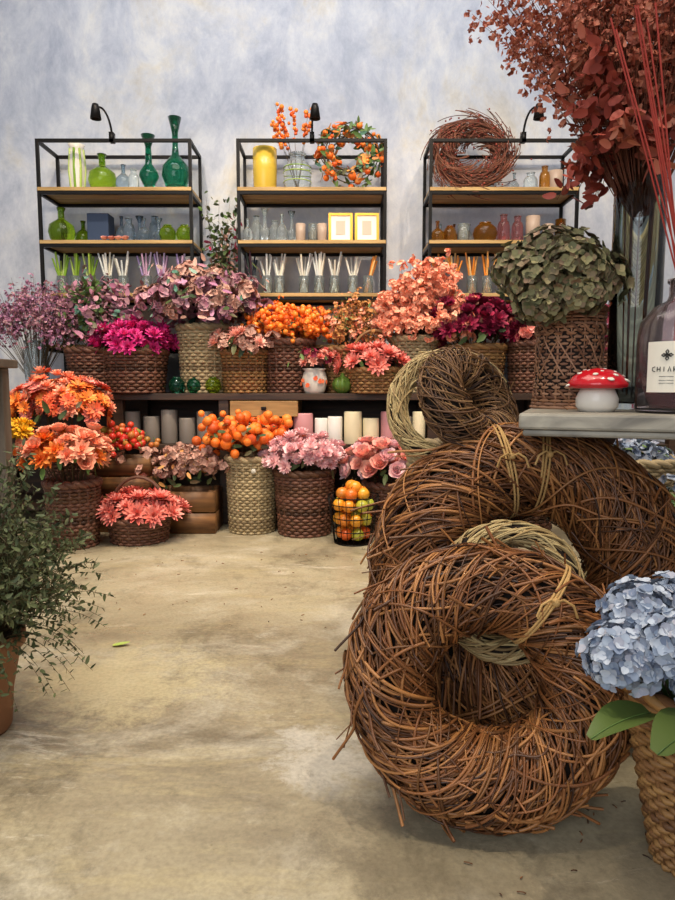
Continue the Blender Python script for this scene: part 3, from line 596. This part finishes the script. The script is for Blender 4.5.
H=[(.49,1.62,1.10,.07),(.56,1.59,1.125,.075),(.63,1.62,1.10,.068),(.46,1.68,1.14,.062),(.535,1.69,1.175,.075),(.605,1.70,1.175,.07),(.655,1.70,1.12,.06),(.49,1.60,1.045,.055),(.58,1.57,1.06,.05)]
stalks(mb,(.60,1.70,TZ+.15),(.57,1.68,1.1),.1,.06,16,r=.004)
for (x,y,z_,r_) in H: dome(mb,(x,y,z_),r_,r_,r_*.85,120,[floret('hydg')],.0155,low=-.75,up=.0,fill=.5,jit=.2)
for i in range(12): a=RD.uniform(0,6.28); put(mb,flat('hydg'),np.array([.58+.1*math.cos(a),1.66+.06*math.sin(a),1.05]),(math.cos(a),math.sin(a),-.2),.06)
mb.build('dried_hydrangea_vase')
mb=MB(); c=(.587,1.475,TZ)
lathe(mb,[(.0005,0),(.036,0),(.045,.012),(.046,.03),(.038,.048),(.033,.060),(.0005,.060)],c,'white',28)
lathe(mb,[(.0005,.054),(.05,.052),(.065,.056),(.065,.064),(.054,.080),(.034,.093),(.0005,.099)],c,'capred',32)
for i in range(20):
    a=i*2.4; e=.2+1.05*((i*7)%20)/20; rr=.064*math.sin(e*1.25); zz=.058+.040*math.cos(e*1.25)
    n=np.array([math.cos(a)*rr*8,math.sin(a)*rr*8,1]); v,f=sph(1,8,4,.3); put(mb,[(v,f,'white')],np.array(c)+[rr*math.cos(a),rr*math.sin(a),zz],n,.0045+.002*(i%3))
mb.build('ceramic_toadstool')
vc=np.array([.735,1.63,TZ]); vase=bpy.data.objects.new('russet_foliage_vase',None); vase.location=vc; bpy.context.scene.collection.objects.link(vase)
def child(ob): ob.parent=vase; ob.matrix_parent_inverse=Matrix.Translation(-Vector(vc))
mb=MB(); lathe(mb,[(.0005,0),(.058,0),(.060,.004),(.060,.70),(.0585,.702),(.056,.70),(.056,.02),(.0005,.018)],vc,'gvase',40); child(mb.build('glass_cylinder'))
mb=MB()
lf=flat('rust',.6)
for i in range(330):
    a=RD.uniform(0,6.28);q=RD.random()**.6; e=(.70+.41*q*math.cos(a),1.6+.26*q*math.sin(a),1.84+.38*math.sqrt(max(0,1-q*q))*RD.uniform(-.75,1)+.04*RD.gauss(0,1))
    sprig(mb,vc+[.02*math.cos(a),.02*math.sin(a),.45],e,(-.02,0,.12),24,RD.choice([cluster('rust',2),lf,cluster('rust',3)]),.0135,k='stemr',start=.5,spread=.8,jx=.022,r=.0012)
lm=flat('rustd',.55,.5)
for i in range(60):
    a=RD.uniform(0,6.28); e=(.64+.13*math.cos(a),1.56+.1*math.sin(a),RD.uniform(1.28,1.62))
    sprig(mb,vc+[0,0,.6],e,(-.03,0,.1),14,RD.choice([lm,flat('rust',.5,.5),lm]),.036,k='stemr',start=.4,spread=.8,jx=.01)
stalks(mb,vc+[0,0,.02],vc+[0,0,.7],.045,.045,9,'stemr',.0022)
child(mb.build('russet_foliage'))
mb=MB(); c=np.array([.735,1.415,TZ]); 
lathe(mb,[(.0005,0),(.078,0),(.082,.006),(.083,.02),(.083,.165),(.078,.195),(.055,.225),(.028,.24),(.024,.25),(.024,.275),(.028,.277),(.028,.285),(.018,.285),(.018,.25),(.022,.238),(.05,.22),(.073,.192),(.078,.16),(.078,.012),(.0005,.010)],c,'gwine',48)
lathe(mb,[(.0005,.0115),(.0765,.0125),(.0765,.035),(.0005,.035)],c,'liquid',40)
LB=-pi/2-.72
b=np.linspace(-.5,.5,13)+LB; V=[];F=[]
for zz in (.045,.150): V+= [[c[0]+.0842*math.cos(t),c[1]+.0842*math.sin(t),c[2]+zz] for t in b]
F=[[i,i+1,i+14,i+13] for i in range(12)]; mb.add(V,F,'paper')
def onlab(u,zz,o=.0852): t=LB+u/.084; return [c[0]+o*math.cos(t),c[1]+o*math.sin(t),c[2]+zz]
def stroke(pts,r=.0009):
    P=np.array([onlab(*p) for p in pts]); 
    if len(P)==2: P=np.array([P[0],(P[0]+P[1])/2,P[1]])
    tubes(mb,P,r,'ink')
for ux in range(6):
    u=-.029+ux*.0105; 
    [lambda:stroke([(u+.006,.098),(u,.096),(u,.09),(u+.006,.088)]),lambda:(stroke([(u,.098),(u,.088)]),stroke([(u+.006,.098),(u+.006,.088)]),stroke([(u,.093),(u+.006,.093)])),lambda:stroke([(u+.003,.098),(u+.003,.088)]),
     lambda:stroke([(u,.088),(u+.003,.098),(u+.006,.088)]),lambda:stroke([(u,.088),(u,.098),(u+.005,.096),(u,.093),(u+.006,.088)]),lambda:stroke([(u,.088),(u+.003,.098),(u+.006,.088)])][ux]()
for k_ in range(4):
    a=k_*pi/2+pi/2; stroke([(0,.122),(.008*math.cos(a-.35),.122+.008*math.sin(a-.35)),(.011*math.cos(a),.122+.011*math.sin(a)),(.008*math.cos(a+.35),.122+.008*math.sin(a+.35)),(0,.122)],.0016)
for zz in (.078,.07,.064): stroke([(-.014,zz),(.014,zz)],.0005)
for i in range(10):
    a=RD.uniform(0,6.28); d=np.array([-.13-.04*i/3+RD.uniform(-.03,.03),RD.uniform(-.12,.05),.55]); d=d/np.linalg.norm(d)
    if i>6: d=np.array([RD.uniform(-.05,.1),RD.uniform(-.1,.1),.6]); d/=np.linalg.norm(d)
    s=c+[.006*math.cos(a),.006*math.sin(a),.27]; tubes(mb,np.array([s-d*.2,s+d*.2,s+d*.55]),.002,'reed',6)
mb.build('reed_diffuser_bottle')
# ---------------------------------------------------------------- blue hydrangea basket bottom right
mb=MB(); c=np.array([.63,1.09,0]); basket(mb,c,.055,.12,.33,'wickbrown',26,18,t=.006)
for (x,y,z_,r_) in ((.455,1.0,.415,.058),(.53,.98,.445,.062),(.51,1.06,.465,.058),(.61,.99,.425,.066),(.59,1.10,.455,.066),(.70,1.03,.44,.066),(.57,.95,.395,.05)):
    dome(mb,(x,y,z_),r_,r_,r_*.9,150,[floret('hydb')],.0135,low=-.6,up=0,fill=.5,jit=.2)
for b0,b1,wd in (((.56,.93,.34),(.455,.86,.37),.6),((.49,.97,.34),(.385,.92,.355),.5),((.62,.92,.34),(.535,.84,.36),.6),((.66,.93,.35),(.62,.83,.385),.6)):
    b0=np.array(b0);b1=np.array(b1); s=np.linalg.norm(b1-b0); v,f=petal(1,wd,.35,-.45,7); d=(b1-b0)/s; xx=np.cross(d,[0,0,1.]); xx/=np.linalg.norm(xx); zz=np.cross(xx,d); mb.add((v@np.stack([xx,d,zz],1).T)*s*1.1+b0,f,'hleaf')
    mid=[[b0+(d*vv[1]+zz*(vv[2]+.012))*s*1.1 for vv in v[1::3]]]; tubes(mb,np.array(mid),.0009,'leaf')
stalks(mb,(.63,1.09,.25),(.57,1.02,.42),.1,.05,12,'leaf',.004)
mb.build('blue_hydrangea_basket')
# ---------------------------------------------------------------- behind table, right
mb=MB(); basket(mb,(1.42,3.05,0),.16,.19,.5,'wicklight',28,20); dome(mb,(1.42,3.05,.5),.16,.14,.08,40,[flat('leaf'),cluster('hydb',6)],.05); mb.build('light_wicker_basket')
bouquet('dark_foliage_basket',(1.0,3.5,.45),(.25,.18,.16),60,[flat('leafd'),flat('leaf'),cluster('burg',5)],.07,'wickdark',.17,.35,bz=0)
bouquet('green_foliage_basket',(1.35,2.55,.35),(.2,.16,.1),50,[flat('leafd'),flat('leaf'),cluster('hydb',4)],.06,'wickbrown',.15,.28,bz=0)
mb=MB(); v,f=petal(.055,.024,.3,.3,5); mb.add(v@rotz(-1.4).T+[-.735,2.05,.003],f,'taper_g'); mb.build('fallen_leaf')
mb=MB()
P=[]
for i in range(46):
    x=RD.uniform(.1,.9);y=RD.uniform(1.0,1.5) if x>.2 else RD.uniform(1.1,2.5); a=RD.uniform(0,6.28);L=RD.uniform(.005,.02); P.append([[x,y,.003],[x+L*math.cos(a)*.6,y+L*math.sin(a)*.5,.004],[x+L*math.cos(a),y+L*math.sin(a),.003]])
for i in range(40):
    x=RD.uniform(-1.2,.3);y=RD.uniform(2.2,3.4);a=RD.uniform(0,6.28);L=RD.uniform(.005,.015); P.append([[x,y,.003],[x+L*math.cos(a)*.6,y+L*math.sin(a)*.5,.004],[x+L*math.cos(a),y+L*math.sin(a),.003]])
tubes(mb,np.array(P),.0013,'twig'); mb.build('twig_debris')
# ---------------------------------------------------------------- lights
def area(name,loc,tgt,size,e,col):
    d=bpy.data.lights.new(name,'AREA'); d.energy=e; d.color=col; d.shape='RECTANGLE'; d.size,d.size_y=size
    o=bpy.data.objects.new(name,d); o.location=loc; o.rotation_euler=(Vector(tgt)-Vector(loc)).to_track_quat('-Z','Y').to_euler(); bpy.context.scene.collection.objects.link(o)
def spot(name,loc,tgt,e,col,ang=70):
    d=bpy.data.lights.new(name,'SPOT'); d.energy=e; d.color=col; d.spot_size=math.radians(ang); d.spot_blend=.7; d.shadow_soft_size=.06
    o=bpy.data.objects.new(name,d); o.location=loc; o.rotation_euler=(Vector(tgt)-Vector(loc)).to_track_quat('-Z','Y').to_euler(); bpy.context.scene.collection.objects.link(o)
area('ceiling_panel_light',(-.2,1.6,4.1),(-.2,1.9,0),(3,2.2),100,(1,.92,.80))
area('storefront_daylight',(-1.6,-2.6,2.4),(.3,3,.6),(3.2,2.6),100,(.9,.95,1))
for x in (-1.4,-.1,1.1): spot('ceiling_spotlight',(x+.25,2.4,4.05),(x,4.0,.9),215,(1,.82,.60))
spot('ceiling_spotlight',(-.9,2.0,4.05),(-1.2,2.5,0),140,(1,.84,.58),60)
spot('ceiling_spotlight',(-.5,.6,4.05),(-.7,1.5,0),95,(1,.86,.62),50)
spot('ceiling_spotlight',(.9,.3,4.05),(.42,1.38,.4),220,(1,.86,.66),45)
area('wall_wash_light',(0,3.1,4.1),(0,4.62,2.6),(4,.3),36,(.9,.93,1))
w=bpy.data.worlds.new('World'); bpy.context.scene.world=w; w.use_nodes=True; w.node_tree.nodes['Background'].inputs[0].default_value=(.85,.9,1,1); w.node_tree.nodes['Background'].inputs[1].default_value=.38
# ---------------------------------------------------------------- camera
cd=bpy.data.cameras.new('camera'); cam=bpy.data.objects.new('camera',cd); bpy.context.scene.collection.objects.link(cam)
cam.location=(0,0,.85); cam.rotation_euler=(math.radians(90-5.7),0,0); cd.sensor_fit='VERTICAL'; cd.sensor_height=36; cd.lens=26; cd.clip_start=.02
bpy.context.scene.camera=cam
bpy.context.scene.view_settings.view_transform='Standard'
